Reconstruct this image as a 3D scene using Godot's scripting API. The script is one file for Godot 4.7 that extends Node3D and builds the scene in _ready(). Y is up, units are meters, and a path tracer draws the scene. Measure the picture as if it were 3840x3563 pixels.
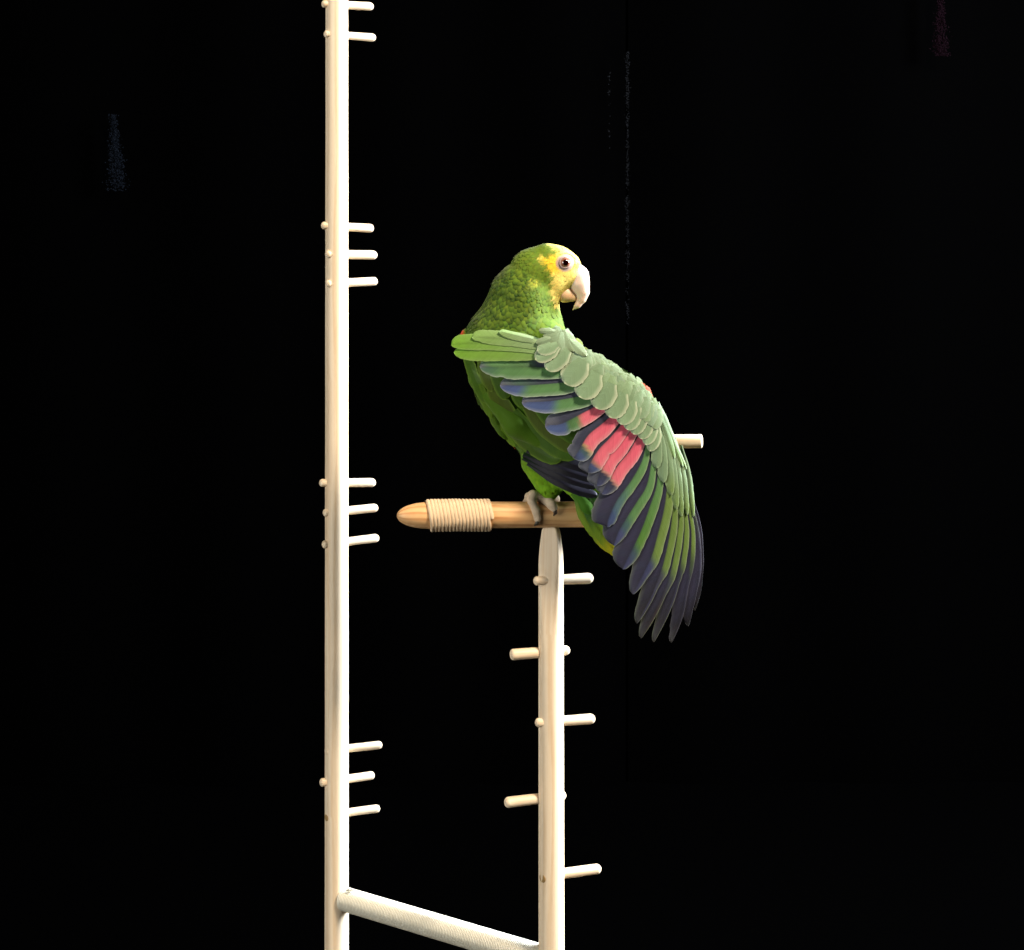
extends Node3D
# One photograph pixel (of 3840 x 3563) is 0.25 mm at the plane of the perch, z = 0.
const PX := 0.00025
const D := 1.5          # camera to the plane z = 0
const EYE := 1.35       # camera height
const CX := 1920.0
const HZ := 970.0       # row of the horizon
var rng := RandomNumberGenerator.new()
var mats := {}
var lead: PackedVector2Array
var caps: Array = []

func at(x: float, y: float, z: float = 0.0) -> Vector3:      # pixel and depth (m towards the camera) to a point
	var k := PX * (D - z) / D
	return Vector3((x - CX) * k, EYE - (y - HZ) * k, z)

func _ready():
	rng.seed = 7
	# ---- camera
	var cam := Camera3D.new()
	cam.name = "camera"
	cam.projection = Camera3D.PROJECTION_FRUSTUM
	cam.near = 0.05
	cam.far = 30.0
	cam.size = 3563.0 * PX * 0.05 / D
	cam.frustum_offset = Vector2(0, -(1781.5 - HZ) * PX * 0.05 / D)
	cam.position = Vector3(0, EYE, D)
	add_child(cam)
	cam.current = true
	# ---- environment
	var env := Environment.new()
	env.background_mode = Environment.BG_COLOR
	env.background_color = Color(0, 0, 0)
	env.tonemap_mode = Environment.TONE_MAPPER_LINEAR
	env.tonemap_exposure = 1.0
	env.sdfgi_enabled = true
	env.ssao_enabled = true
	env.ssil_enabled = true
	var we := WorldEnvironment.new()
	we.name = "environment"
	we.environment = env
	add_child(we)
	# ---- lamps: side lamp from the right, key from the front right, fill from the front left
	var aim := at(2000, 1500, 0.02)
	softbox("softbox_lamp", aim, Vector3(0.90, 0.36, -0.21), 3.6, Vector2(1.4, 1.4), Color(0.95, 0.98, 1.0), 90.0, "large white softbox lamp to the right, slightly behind the stand")
	softbox("softbox_lamp", aim, Vector3(0.54, 0.70, 0.46), 4.2, Vector2(0.7, 0.7), Color(1.0, 0.925, 0.82), 37.0, "small warm softbox lamp high in front of the stand on the right")
	softbox("softbox_lamp", aim, Vector3(-0.86, 0.10, 0.62), 3.2, Vector2(1.6, 1.6), Color(1.0, 0.98, 0.92), 5.1, "wide softbox lamp on the left facing the parrot's back")
	make_materials()
	build_setting()
	build_stand()
	build_parrot()

# ------------------------------------------------------------------ helpers
func numbered(called: String, parent: Node) -> String:
	if not parent.has_node(called):
		return called
	var n := 1
	while parent.has_node("%s_%03d" % [called, n]):
		n += 1
	return "%s_%03d" % [called, n]

func put(called: String, mesh: Mesh, mat: Material, parent: Node = self) -> MeshInstance3D:
	var o := MeshInstance3D.new()
	o.name = numbered(called, parent)
	o.mesh = mesh
	o.material_override = mat
	parent.add_child(o, true)
	return o

func tag(o: Node, label: String, category: String, group: String = "") -> void:
	o.set_meta("label", label)
	o.set_meta("category", category)
	if group != "":
		o.set_meta("group", group)

func lin(r: float, g: float, b: float) -> Color:     # an sRGB 0-255 colour as a linear one
	return Color(r / 255.0, g / 255.0, b / 255.0).srgb_to_linear()

func mat(called: String, c: Color, rough: float) -> StandardMaterial3D:
	var m := StandardMaterial3D.new()
	m.resource_name = called
	m.albedo_color = c
	m.roughness = rough
	m.cull_mode = BaseMaterial3D.CULL_DISABLED
	mats[called] = m
	return m

func make_materials() -> void:
	# wood: long streaks of grain, u across and v along
	var n1 := FastNoiseLite.new()
	n1.seed = 3
	n1.frequency = 1.0
	n1.fractal_octaves = 3
	var n2 := FastNoiseLite.new()
	n2.seed = 11
	n2.frequency = 1.0
	var im := Image.create(192, 512, false, Image.FORMAT_RGB8)
	var im2 := Image.create(192, 512, false, Image.FORMAT_RGB8)
	for y in 512:
		for x in 192:
			var warp := n2.get_noise_2d(x * 0.012 + 40.0, y * 0.006) * 9.0
			var g := 0.5 + 0.5 * n1.get_noise_2d((x + warp) * 0.055, y * 0.0042)
			var fine := 0.5 + 0.5 * n1.get_noise_2d((x + warp) * 0.31 + 90.0, y * 0.014 + 7.0)
			var band := pow(0.5 + 0.5 * sin((x + warp * 1.6) * 0.30 + g * 5.0), 3.0)
			var t := clampf(0.45 * g + 0.25 * fine + 0.30 * band, 0.0, 1.0)
			var pale := Color(0.93, 0.88, 0.80).lerp(Color(0.81, 0.685, 0.54), t * 0.9)
			im.set_pixel(x, y, pale)
			var t2 := clampf(0.40 * g + 0.15 * fine + 0.75 * band * g, 0.0, 1.0)
			im2.set_pixel(x, y, Color(0.925, 0.775, 0.565).lerp(Color(0.69, 0.42, 0.23), t2 * 0.75))
	var w := mat("pale_pine", Color.WHITE, 0.55)
	w.albedo_texture = ImageTexture.create_from_image(im)
	var w2 := mat("orange_pine", Color.WHITE, 0.5)
	w2.albedo_texture = ImageTexture.create_from_image(im2)
	mat("end_grain", Color(0.60, 0.48, 0.30), 0.8)
	# cotton: speckle of fibres
	var ci := Image.create(128, 128, false, Image.FORMAT_RGB8)
	for y in 128:
		for x in 128:
			var f := 0.90 + 0.10 * rng.randf()
			f *= 0.95 + 0.10 * (0.5 + 0.5 * n1.get_noise_2d(x * 0.10, y * 0.10))
			ci.set_pixel(x, y, Color(f, f, f))
	var ct := ImageTexture.create_from_image(ci)
	var c := mat("sisal_cord", Color(0.895, 0.79, 0.66), 0.95)
	c.albedo_texture = ct
	c = mat("cotton_cord", Color(0.90, 0.885, 0.83), 0.95)
	c.albedo_texture = ct
	# feathers: barb streaks multiply the vane colour
	var bi := Image.create(256, 8, false, Image.FORMAT_RGB8)
	for x in 256:
		var v := 0.5 + 0.5 * n1.get_noise_2d(x * 0.16, 5.0)
		v = 0.74 + 0.26 * clampf(v * 0.7 + rng.randf() * 0.3, 0.0, 1.0)
		for y in 8:
			bi.set_pixel(x, y, Color(v, v, v))
	var bt := ImageTexture.create_from_image(bi)
	var f := mat("feather", Color.WHITE, 0.55)
	f.vertex_color_use_as_albedo = true
	f.albedo_texture = bt
	f.heightmap_enabled = true
	f.heightmap_texture = bt
	f.heightmap_scale = 0.02
	f.rim_enabled = true
	f.rim = 0.12
	f.rim_tint = 0.3
	f.metallic_specular = 0.35
	var p := mat("plumage", Color.WHITE, 0.75)
	p.vertex_color_use_as_albedo = true
	p.rim_enabled = true
	p.rim = 0.15
	p.rim_tint = 0.6
	p.metallic_specular = 0.3
	var k := mat("horn", Color.WHITE, 0.38)
	k.vertex_color_use_as_albedo = true
	k.subsurf_scatter_enabled = true
	k.subsurf_scatter_strength = 0.1
	var s := mat("scaly_skin", Color.WHITE, 0.8)
	s.vertex_color_use_as_albedo = true
	var e := mat("eye", Color.WHITE, 0.05)
	e.vertex_color_use_as_albedo = true
	e.clearcoat_enabled = true
	e.clearcoat = 1.0
	e.clearcoat_roughness = 0.02
	mat("black_cloth", Color(0.0035, 0.0035, 0.004), 1.0).metallic_specular = 0.0
	mat("grey_specks", Color(0.050, 0.053, 0.062), 1.0).metallic_specular = 0.0  # these three tint the specks added as faint light on the backdrop
	mat("blue_specks", Color(0.038, 0.050, 0.072), 1.0).metallic_specular = 0.0
	mat("maroon_specks", Color(0.036, 0.016, 0.027), 1.0).metallic_specular = 0.0
	mat("lamp_black", Color(0.05, 0.05, 0.05), 0.6)

# a ring-by-ring sweep: centres, a frame, a radius per ring and angle
func lathe(a: Vector3, b: Vector3, prof: Array, seg := 28, uvk := Vector2(1, 1), shape = null, uvo := Vector2.ZERO) -> ArrayMesh:
	var st := SurfaceTool.new()
	st.begin(Mesh.PRIMITIVE_TRIANGLES)
	st.set_smooth_group(0)
	var ax := (b - a).normalized()
	var side := Vector3(0, 0, -1) if absf(ax.z) < 0.8 else Vector3(0, 1, 0)
	var e1 := (side - ax * side.dot(ax)).normalized()
	var e2 := ax.cross(e1)
	var len := a.distance_to(b)
	var rad: float = 0.012
	for i in prof.size():
		var t: float = prof[i][0]
		var r: float = prof[i][1]
		for j in seg + 1:
			var th := TAU * j / seg
			var off := (e1 * cos(th) + e2 * sin(th)) * r
			if shape != null:
				off = shape.call(t, off)
			st.set_uv(Vector2(float(j) / seg * uvk.x, t * len * uvk.y) + uvo)
			st.add_vertex(a + ax * (t * len) + off)
	var n := seg + 1
	for i in prof.size() - 1:
		for j in seg:
			var q := i * n + j
			for v in [q, q + n, q + 1, q + 1, q + n, q + n + 1]:
				st.add_index(v)
	st.generate_normals()
	return st.commit()

# profile with rounded ends (round0 / round1 are lengths of the rounding in metres)
func rounded(len: float, r0: float, r1: float, round0: float, round1: float) -> Array:
	var p: Array = []
	for i in 7:
		var a := PI / 2 * i / 6.0
		p.append([round0 * (1.0 - cos(a)) / len, maxf(r0 * sin(a), 0.00001)])
	p.append([0.5, (r0 + r1) / 2])
	for i in 7:
		var a := PI / 2 * (1.0 - i / 6.0)
		p.append([1.0 - round1 * (1.0 - cos(a)) / len, maxf(r1 * sin(a), 0.00001)])
	return p

func tube(pts: PackedVector3Array, radii: PackedFloat32Array, seg: int, uvs: Vector2) -> ArrayMesh:
	var st := SurfaceTool.new()
	st.begin(Mesh.PRIMITIVE_TRIANGLES)
	st.set_smooth_group(0)
	var prev := Vector3.ZERO
	var along := 0.0
	for i in pts.size():
		var t := (pts[mini(i + 1, pts.size() - 1)] - pts[maxi(i - 1, 0)]).normalized()
		if prev == Vector3.ZERO:
			prev = t.cross(Vector3(0.3, 0.5, 0.8)).normalized()
		var e1 := (prev - t * prev.dot(t)).normalized()
		prev = e1
		var e2 := t.cross(e1)
		if i > 0:
			along += pts[i].distance_to(pts[i - 1])
		for j in seg + 1:
			var th := TAU * j / seg
			st.set_uv(Vector2(float(j) / seg * uvs.x, along * uvs.y))
			st.add_vertex(pts[i] + (e1 * cos(th) + e2 * sin(th)) * radii[i])
	var n := seg + 1
	for i in pts.size() - 1:
		for j in seg:
			var q := i * n + j
			for v in [q, q + n, q + 1, q + 1, q + n, q + n + 1]:
				st.add_index(v)
	st.generate_normals()
	return st.commit()

func slab(size: Vector3, centre: Vector3) -> ArrayMesh:
	var st := SurfaceTool.new()
	var b := BoxMesh.new()
	b.size = size
	st.append_from(b, 0, Transform3D(Basis(), centre))
	return st.commit()

func spline(p: Array, t: float) -> Variant:      # Catmull-Rom through the points, t from 0 to 1
	var n := p.size() - 1
	var f := clampf(t, 0.0, 1.0) * n
	var i := mini(int(f), n - 1)
	var u := f - i
	var p1 = p[i]
	var p2 = p[i + 1]
	var p0 = p[i - 1] if i > 0 else p1 * 2.0 - p2
	var p3 = p[i + 2] if i + 2 <= n else p2 * 2.0 - p1
	return (p1 * 2.0 + (p2 - p0) * u + (p0 * 2.0 - p1 * 5.0 + p2 * 4.0 - p3) * (u * u) + (p1 * 3.0 - p0 - p2 * 3.0 + p3) * (u * u * u)) * 0.5

# ------------------------------------------------------------------ lamps and setting
func softbox(called: String, aim: Vector3, dir: Vector3, dist: float, size: Vector2, c: Color, energy: float, label: String) -> void:
	var root := Node3D.new()
	root.name = numbered(called, self)
	add_child(root)
	root.position = aim + dir.normalized() * dist
	root.look_at_from_position(root.position, aim, Vector3.UP)
	tag(root, label, "lamp", "softbox lamps around the stand")
	put("housing", slab(Vector3(size.x + 0.08, size.y + 0.08, 0.2), Vector3(0, 0, 0.115)), mats.get("lamp_black"), root)
	var g := StandardMaterial3D.new()
	g.resource_name = "diffuser"
	g.albedo_color = Color(0.9, 0.9, 0.9)
	g.emission_enabled = true
	g.emission = c
	g.emission_energy_multiplier = 0.8
	put("diffuser", slab(Vector3(size.x, size.y, 0.01), Vector3(0, 0, 0.005)), g, root)
	var l := AreaLight3D.new()
	l.name = "light"
	l.area_size = size
	l.area_normalize_energy = true
	l.light_color = c
	l.light_energy = energy
	l.area_range = 12.0
	l.area_attenuation = 2.0
	l.shadow_enabled = true
	l.position = Vector3(0, 0, -0.004)
	root.add_child(l)

func cloth_sheet(x0: float, x1: float, y0: float, y1: float, z: float, amp: float, freq: float, ph: float) -> ArrayMesh:
	var st := SurfaceTool.new()
	st.begin(Mesh.PRIMITIVE_TRIANGLES)
	st.set_smooth_group(0)
	var nx := 120
	for j in 5:
		for i in nx + 1:
			var x := lerpf(x0, x1, float(i) / nx)
			var zz := z + amp * sin(x * freq + ph + 0.8 * sin(x * 2.1)) * (0.8 + 0.05 * j)
			st.set_uv(Vector2(x, j))
			st.add_vertex(Vector3(x, lerpf(y0, y1, j / 4.0), zz))
	for j in 4:
		for i in nx:
			var q := j * (nx + 1) + i
			for v in [q, q + 1, q + nx + 1, q + 1, q + nx + 2, q + nx + 1]:
				st.add_index(v)
	st.generate_normals()
	return st.commit()

func build_setting() -> void:
	var fl := put("floor", slab(Vector3(12, 0.05, 10), Vector3(0, -0.025, 0)), mats.black_cloth)
	fl.set_meta("kind", "structure")
	# the black backdrop: two curtain lengths meeting behind the parrot
	var zb := -2.6
	var xm: float = at(2353, 900, zb).x
	var bd := put("backdrop", cloth_sheet(-4.5, xm - 0.004, 0.0, 3.6, zb, 0.012, 14.0, 0.0), mats.black_cloth)
	bd.set_meta("kind", "structure")
	put("curtain_length", cloth_sheet(xm + 0.004, 4.5, 0.0, 3.6, zb - 0.02, 0.012, 13.0, 1.0), mats.black_cloth, bd)
	# specks added for faint light: grey at the join, bluish left, maroon top right
	put("added_specks", added_specks(2353, 195, 2353, 1215, 6.0, 1500, zb + 0.03, 2.6, true), mats.grey_specks, bd)
	put("added_specks", added_specks(2285, 270, 2285, 560, 4.0, 60, zb + 0.03, 3.5, true), mats.grey_specks, bd)
	put("added_specks", added_specks(425, 430, 440, 715, 24.0, 2200, zb + 0.03, 3.4, false), mats.blue_specks, bd)
	put("added_specks", added_specks(3525, -40, 3530, 210, 20.0, 1700, zb + 0.03, 3.4, false), mats.maroon_specks, bd)
	put("added_specks", added_specks(3190, 3180, 3240, 3290, 30.0, 500, zb + 0.03, 5.0, false), mats.blue_specks, bd)

# added specks imitating faint light on the black cloth, thick along the line from one pixel to the other
func added_specks(x0: float, y0: float, x1: float, y1: float, spread: float, count: int, z: float, size: float, streak: bool) -> ArrayMesh:
	var st := SurfaceTool.new()
	st.begin(Mesh.PRIMITIVE_TRIANGLES)
	var nz := FastNoiseLite.new()
	nz.seed = 21
	nz.frequency = 0.02
	var n := 0
	while n < count:
		var t := rng.randf()
		var y := lerpf(y0, y1, t)
		if nz.get_noise_1d(y) + rng.randf_range(-0.5, 0.5) < (t * 0.7 - 0.3 if streak else -0.25):
			if rng.randf() > 0.12:
				n += 1
				continue
		n += 1
		var grow := 1.0 if streak else 0.45 + 0.8 * t
		var c := at(lerpf(x0, x1, t) + rng.randfn(0.0, spread * grow * 0.6), y, z + rng.randf_range(0.0, 0.01))
		var r := size * PX * (D - z) / D * rng.randf_range(0.5, 1.2)
		var b := Basis.from_euler(Vector3(rng.randf_range(-0.7, 0.7), rng.randf_range(-0.7, 0.7), rng.randf() * TAU))
		for q in [Vector3(-r, -r, 0), Vector3(0.2 * r, r, 0), Vector3(r, -r * 0.6, 0)]:
			st.set_normal(b * Vector3(0, 0, 1))
			st.add_vertex(c + b * q)
	return st.commit()

# ------------------------------------------------------------------ the stand
func peg(stand: Node, a: Array, b: Array, d0: float, d1: float) -> void:
	var pa := at(a[0], a[1], a[2])
	var pb := at(b[0], b[1], b[2])
	var r0 = 1.06 * d0 * PX * (D - a[2]) / D / 2.0
	var r1 = d1 * PX * (D - b[2]) / D / 2.0
	var len := pa.distance_to(pb)
	var rd := 0.8 + 0.4 * rng.randf()
	var o := put("peg", lathe(pa, pb, rounded(len, r0, r1, r0 * (0.55 + 0.3 * rng.randf()), r1 * rd), 20, Vector2(0.35, 2.2), null, Vector2(rng.randf(), rng.randf())), mats.pale_pine, stand)
	o.name = o.name

func build_stand() -> void:
	var stand := Node3D.new()
	stand.name = "play_stand"
	add_child(stand)
	stand.position = Vector3.ZERO
	tag(stand, "pale pine stand of two pegged posts, a corded rung and the perch under the parrot", "bird stand")
	# tall post on the left
	var zl := -0.15
	var top := at(1263, -140, zl)
	var foot := at(1262, 3563, zl)
	var k := PX * (D - zl) / D
	var prof: Array = []
	var h0 := top.y
	for i in 41:
		var t := i / 40.0
		var y := t * h0
		var wpx := lerpf(90.0, 83.5, clampf((y - foot.y) / (top.y - foot.y), 0.0, 1.0))
		prof.append([t, wpx * k / 2.0 * (1.0 + 0.006 * sin(i * 1.7))])
	put("post", lathe(Vector3(foot.x, 0, zl), Vector3(top.x, h0, zl), prof, 40, Vector2(1, 0.9), null, Vector2(0.15, 0.3)), mats.pale_pine, stand)
	# pegs of the tall post: near stub on the left, far tip on the right
	var zn := zl + 0.008
	var zf := zl - 0.024
	peg(stand, [1207, 14, zn], [1400, 25, zf], 26, 32)
	peg(stand, [1216, 127, zn + 0.002], [1408, 142, zf], 25, 31)
	peg(stand, [1205, 845, zn], [1400, 857, zf], 27, 33)
	peg(stand, [1221, 953, zn + 0.003], [1413, 957, zf], 30, 35)
	peg(stand, [1222, 1064, zn + 0.003], [1414, 1055, zf], 29, 33)
	peg(stand, [1198, 1811, zn], [1408, 1810, zf], 28, 34)
	peg(stand, [1212, 1924, zn], [1417, 1904, zf], 29, 33)
	peg(stand, [1208, 2043, zn], [1421, 2017, zf], 29, 33)
	peg(stand, [1240, 2814, zl - 0.004], [1433, 2793, zf], 27, 30)
	peg(stand, [1200, 2936, zn], [1403, 2907, zf], 29, 31)
	peg(stand, [1244, 3055, zl - 0.004], [1425, 3031, zf], 27, 30)
	# the two flush peg ends
	for q in [[1229, 2812, 0.0], [1231, 3059, 1.0]]:
		var c := at(q[0], q[1], zl)
		var ax := Vector3(foot.x, c.y, zl)
		var dir := Vector3(-0.80, 0.03, 0.60).normalized()
		put("peg_end", lathe(ax + dir * 0.0100, ax + dir * 0.01242, [[0.0, 0.0034], [0.9, 0.0034], [1.0, 0.0028], [1.0, 0.00001]], 16), mats.end_grain if q[2] > 0.5 else mats.pale_pine, stand)
	# shorter post on the right, its top carved to a blade under the perch
	var b2 := at(2072, 3563, 0.0)
	var t2 := at(2066, 1972, 0.0)
	var y1: float = at(0, 2125, 0).y
	prof = []
	for i in 61:
		var y := lerpf(0.0, y1, i / 60.0) if i <= 40 else 0.0
		if i > 40:
			y = lerpf(y1, t2.y, (i - 40) / 20.0)
		else:
			y = lerpf(0.0, y1, i / 40.0)
		var t := y / t2.y
		var px := lerpf(97.0, 94.0, clampf((y - b2.y) / (y1 - b2.y), 0.0, 1.0))
		if y > y1:
			var s := (y - y1) / (t2.y - y1)
			px = lerpf(94.0, 62.0, pow(s, 1.7))
			if s > 0.9:
				px -= 22.0 * pow((s - 0.9) / 0.1, 2.0)
		prof.append([t, px * PX / 2.0])
	prof.append([1.0, 0.00001])
	var cut := func(t: float, off: Vector3) -> Vector3:
		var n := Vector3(-0.35, 0, 0.94).normalized()
		var s := clampf((t * t2.y - (y1 - 0.075)) / (t2.y - y1 + 0.075), 0.0, 1.0)
		var lim := lerpf(0.0125, 0.0045, s)
		var d := off.dot(n)
		return off - n * maxf(d - lim, 0.0)
	put("post", lathe(Vector3(b2.x, 0, 0), Vector3(t2.x, t2.y, 0), prof, 48, Vector2(1, 0.9), cut, Vector2(0.62, 0.1)), mats.pale_pine, stand)
	peg(stand, [2001, 2179, 0.008], [2224, 2168, -0.012], 32, 41)
	peg(stand, [1913, 2456, 0.010], [2137, 2438, -0.010], 40, 38)
	peg(stand, [2007, 2711, 0.008], [2231, 2695, -0.012], 32, 39)
	peg(stand, [1892, 3011, 0.012], [2122, 2982, -0.012], 38, 36)
	peg(stand, [2046, 3285, 0.002], [2254, 3257, -0.014], 36, 38)
	var c2 := at(2037, 3283, 0.0)
	var d2 := Vector3(-0.78, 0.02, 0.62).normalized()
	put("peg_end", lathe(Vector3(b2.x, c2.y, 0) + d2 * 0.010, Vector3(b2.x, c2.y, 0) + d2 * 0.0128, [[0.0, 0.0042], [0.9, 0.0042], [1.0, 0.0036], [1.0, 0.00001]], 16), mats.end_grain, stand)
	# the perch: comes a little towards the camera on the left
	var pl := at(1488, 1934, 0.020)
	var pr := at(2440, 1927, -0.012)
	var len := pl.distance_to(pr)
	prof = []
	for i in 17:
		var s := pow(i / 16.0, 2.0)
		prof.append([0.033 * s / len, maxf(0.01235 * pow(1.0 - pow(1.0 - s, 2.3), 0.5), 0.00001)])
	for i in 21:
		var s := i / 20.0
		prof.append([lerpf(0.034 / len, 0.97, s), lerpf(0.01235, 0.0119, s)])
	prof.append([0.99, 0.0112])
	prof.append([1.0, 0.009])
	prof.append([1.0, 0.00001])
	var perch := put("perch", lathe(pl, pr, prof, 40, Vector2(1, 2.2), null, Vector2(0.40, 0.55)), mats.orange_pine, stand)
	put("cord_wrap", winding(pl, pr, 0.0300 / len, 0.0870 / len, 0.0119, 0.0020, 0.0033, 30, 8, 0.0002, 0.0016), mats.sisal_cord, perch)
	# the rung, wound with thin white cord
	var ra := at(1263, 3363, zl)
	var rb := at(2072, 3604, 0.0)
	len = ra.distance_to(rb)
	var rung := put("rung", lathe(ra, rb, [[0.0, 0.0088], [1.0, 0.0093]], 24, Vector2(1, 1)), mats.pale_pine, stand)
	put("cord_wrap", winding(ra, rb, 0.010 / len, 0.985, 0.0098, 0.0012, 0.0019, 26, 6, 0.00004), mats.cotton_cord, rung)
	for q in [[1305, 3342, 1328, 3330], [1300, 3341, 1318, 3333], [1312, 3344, 1333, 3337], [1880, 3516, 1889, 3509], [1630, 3436, 1638, 3430]]:
		var a := at(q[0], q[1], -0.135)
		var b := at(q[2], q[3], -0.130)
		var pts := PackedVector3Array()
		var rr := PackedFloat32Array()
		for i in 7:
			var t := i / 6.0
			pts.append(a.lerp(b, t) + Vector3(0, 0.0012 * sin(t * 5.0), 0.001 * t))
			rr.append(0.0009 * (1.0 - 0.6 * t))
		put("cord_end", tube(pts, rr, 6, Vector2(1, 60)), mats.cotton_cord, rung)
	# thin cross bar behind the wing, on a short upright from the perch
	var ca := at(2330, 1656, -0.035)
	var cb := at(2636, 1655, -0.020)
	put("cross_bar", lathe(ca, cb, rounded(ca.distance_to(cb), 0.0066, 0.0066, 0.002, 0.0016), 24, Vector2(0.5, 2.2), null, Vector2(0.2, 0.8)), mats.pale_pine, stand)
	var ua := at(2395, 1925, -0.011)
	var ub := at(2395, 1640, -0.032)
	put("upright", lathe(ua, ub, rounded(ua.distance_to(ub), 0.007, 0.007, 0.003, 0.003), 20, Vector2(0.5, 2.2)), mats.pale_pine, stand)

# a cord wound round the axis a-b
func winding(a: Vector3, b: Vector3, t0: float, t1: float, r: float, cord: float, pitch: float, per: int, seg: int, jit: float, lean := 0.0) -> ArrayMesh:
	var ax := (b - a).normalized()
	var e1 := (Vector3.UP - ax * Vector3.UP.dot(ax)).normalized()
	var e2 := ax.cross(e1)
	var len := a.distance_to(b)
	var turns := (t1 - t0) * len / pitch
	var n := int(turns * per)
	var pts := PackedVector3Array()
	var rr := PackedFloat32Array()
	var nz := FastNoiseLite.new()
	nz.seed = 5
	nz.frequency = 0.02
	for i in n + 1:
		var th := TAU * i / per
		var s := t0 * len + (t1 - t0) * len * i / n + jit * 2.0 * nz.get_noise_1d(i * 1.0) - lean * cos(th)
		var rad := r + cord * 0.72 + jit * nz.get_noise_1d(i * 1.3 + 900.0)
		pts.append(a + ax * s + (e1 * cos(th) + e2 * sin(th)) * rad)
		rr.append(cord * (1.0 + jit * 400.0 * sin(i * 1.9) + jit * 300.0 * nz.get_noise_1d(i * 2.0 + 400.0)))
	return tube(pts, rr, seg, Vector2(2, 90))

# ------------------------------------------------------------------ distance field and its mesh
func cap(x: float, y: float, z: float, r: float, x2: float, y2: float, z2: float, r2: float) -> Array:
	return [at(x, y, z * 0.001), at(x2, y2, z2 * 0.001), r * PX, r2 * PX]

func field(list: Array, p: Vector3, k: float) -> float:
	var d := 1e3
	for c in list:
		var a: Vector3 = c[0]
		var ab: Vector3 = c[1] - a
		var h := clampf((p - a).dot(ab) / maxf(ab.length_squared(), 1e-12), 0.0, 1.0)
		var e: float = p.distance_to(a + ab * h) - lerpf(c[2], c[3], h)
		var m := maxf(k - absf(d - e), 0.0) / k
		d = minf(d, e) - m * m * k * 0.25
	return d

func net(list: Array, cell: float, k: float, colour: Callable) -> ArrayMesh:
	var lo := Vector3.ONE * 1e3
	var hi := -lo
	for c in list:
		for q in 2:
			lo = lo.min(c[q] - Vector3.ONE * (c[2 + q] + cell * 2))
			hi = hi.max(c[q] + Vector3.ONE * (c[2 + q] + cell * 2))
	var bl := 4
	var nb := Vector3i(((hi - lo) / (cell * bl)).ceil())
	var n := nb * bl + Vector3i.ONE
	var f := PackedFloat32Array()
	f.resize(n.x * n.y * n.z)
	f.fill(1.0)
	var near := bl * cell * 0.9 + k * 0.5
	for bz in nb.z:
		for by in nb.y:
			for bx in nb.x:
				var c0 := lo + Vector3(bx + 0.5, by + 0.5, bz + 0.5) * bl * cell
				var dc := field(list, c0, k)
				var skip := absf(dc) > near
				for z in bl + 1:
					for y in bl + 1:
						for x in bl + 1:
							var g := Vector3i(bx * bl + x, by * bl + y, bz * bl + z)
							var id := (g.z * n.y + g.y) * n.x + g.x
							if skip:
								if f[id] == 1.0:
									f[id] = dc
							elif f[id] == 1.0 or absf(f[id]) > near * 0.5:
								f[id] = field(list, lo + Vector3(g) * cell, k)
	var vid := PackedInt32Array()
	vid.resize(f.size())
	vid.fill(-1)
	var st := SurfaceTool.new()
	st.begin(Mesh.PRIMITIVE_TRIANGLES)
	st.set_smooth_group(0)
	var count := 0
	var sx := 1
	var sy := n.x
	var sz := n.x * n.y
	var corner := [0, sx, sy, sx + sy, sz, sz + sx, sz + sy, sz + sx + sy]
	var edges := [[0, 1], [2, 3], [4, 5], [6, 7], [0, 2], [1, 3], [4, 6], [5, 7], [0, 4], [1, 5], [2, 6], [3, 7]]
	for z in n.z - 1:
		for y in n.y - 1:
			for x in n.x - 1:
				var id := z * sz + y * sy + x
				var inside := 0
				for q in 8:
					if f[id + corner[q]] < 0.0:
						inside += 1
				if inside == 0 or inside == 8:
					continue
				var s := Vector3.ZERO
				var m := 0
				for e in edges:
					var a: float = f[id + corner[e[0]]]
					var b: float = f[id + corner[e[1]]]
					if (a < 0.0) == (b < 0.0):
						continue
					var t := a / (a - b)
					var ca := Vector3(e[0] & 1, (e[0] >> 1) & 1, e[0] >> 2)
					var cb := Vector3(e[1] & 1, (e[1] >> 1) & 1, e[1] >> 2)
					s += ca.lerp(cb, t)
					m += 1
				var p := lo + (Vector3(x, y, z) + s / m) * cell
				st.set_color(colour.call(p))
				st.set_uv(Vector2(p.x, p.y) * 40.0)
				st.add_vertex(p)
				vid[id] = count
				count += 1
	for z in range(1, n.z - 1):
		for y in range(1, n.y - 1):
			for x in range(1, n.x - 1):
				var id := z * sz + y * sy + x
				var a := f[id] < 0.0
				for q in 3:
					var step: int = [sx, sy, sz][q]
					var b := f[id + step] < 0.0
					if a == b:
						continue
					var u: int = [sy, sz, sx][q]
					var w: int = [sz, sx, sy][q]
					var v0 := vid[id]
					var v1 := vid[id - u]
					var v2 := vid[id - u - w]
					var v3 := vid[id - w]
					if v0 < 0 or v1 < 0 or v2 < 0 or v3 < 0:
						continue
					if a:
						for v in [v0, v2, v1, v0, v3, v2]:
							st.add_index(v)
					else:
						for v in [v0, v1, v2, v0, v2, v3]:
							st.add_index(v)
	st.generate_normals()
	return st.commit()

func pixel(p: Vector3) -> Vector2:
	var k := PX * (D - p.z) / D
	return Vector2(CX + p.x / k, HZ + (EYE - p.y) / k)

func surface_z(x: float, y: float) -> float:       # depth of the body surface seen at a pixel, or -1
	var z := 0.075
	for i in 40:
		var d := field(caps, at(x, y, z), 0.005)
		if d < 0.0004:
			return z
		z -= maxf(d * 0.8, 0.0005)
		if z < -0.06:
			break
	return -1.0

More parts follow.
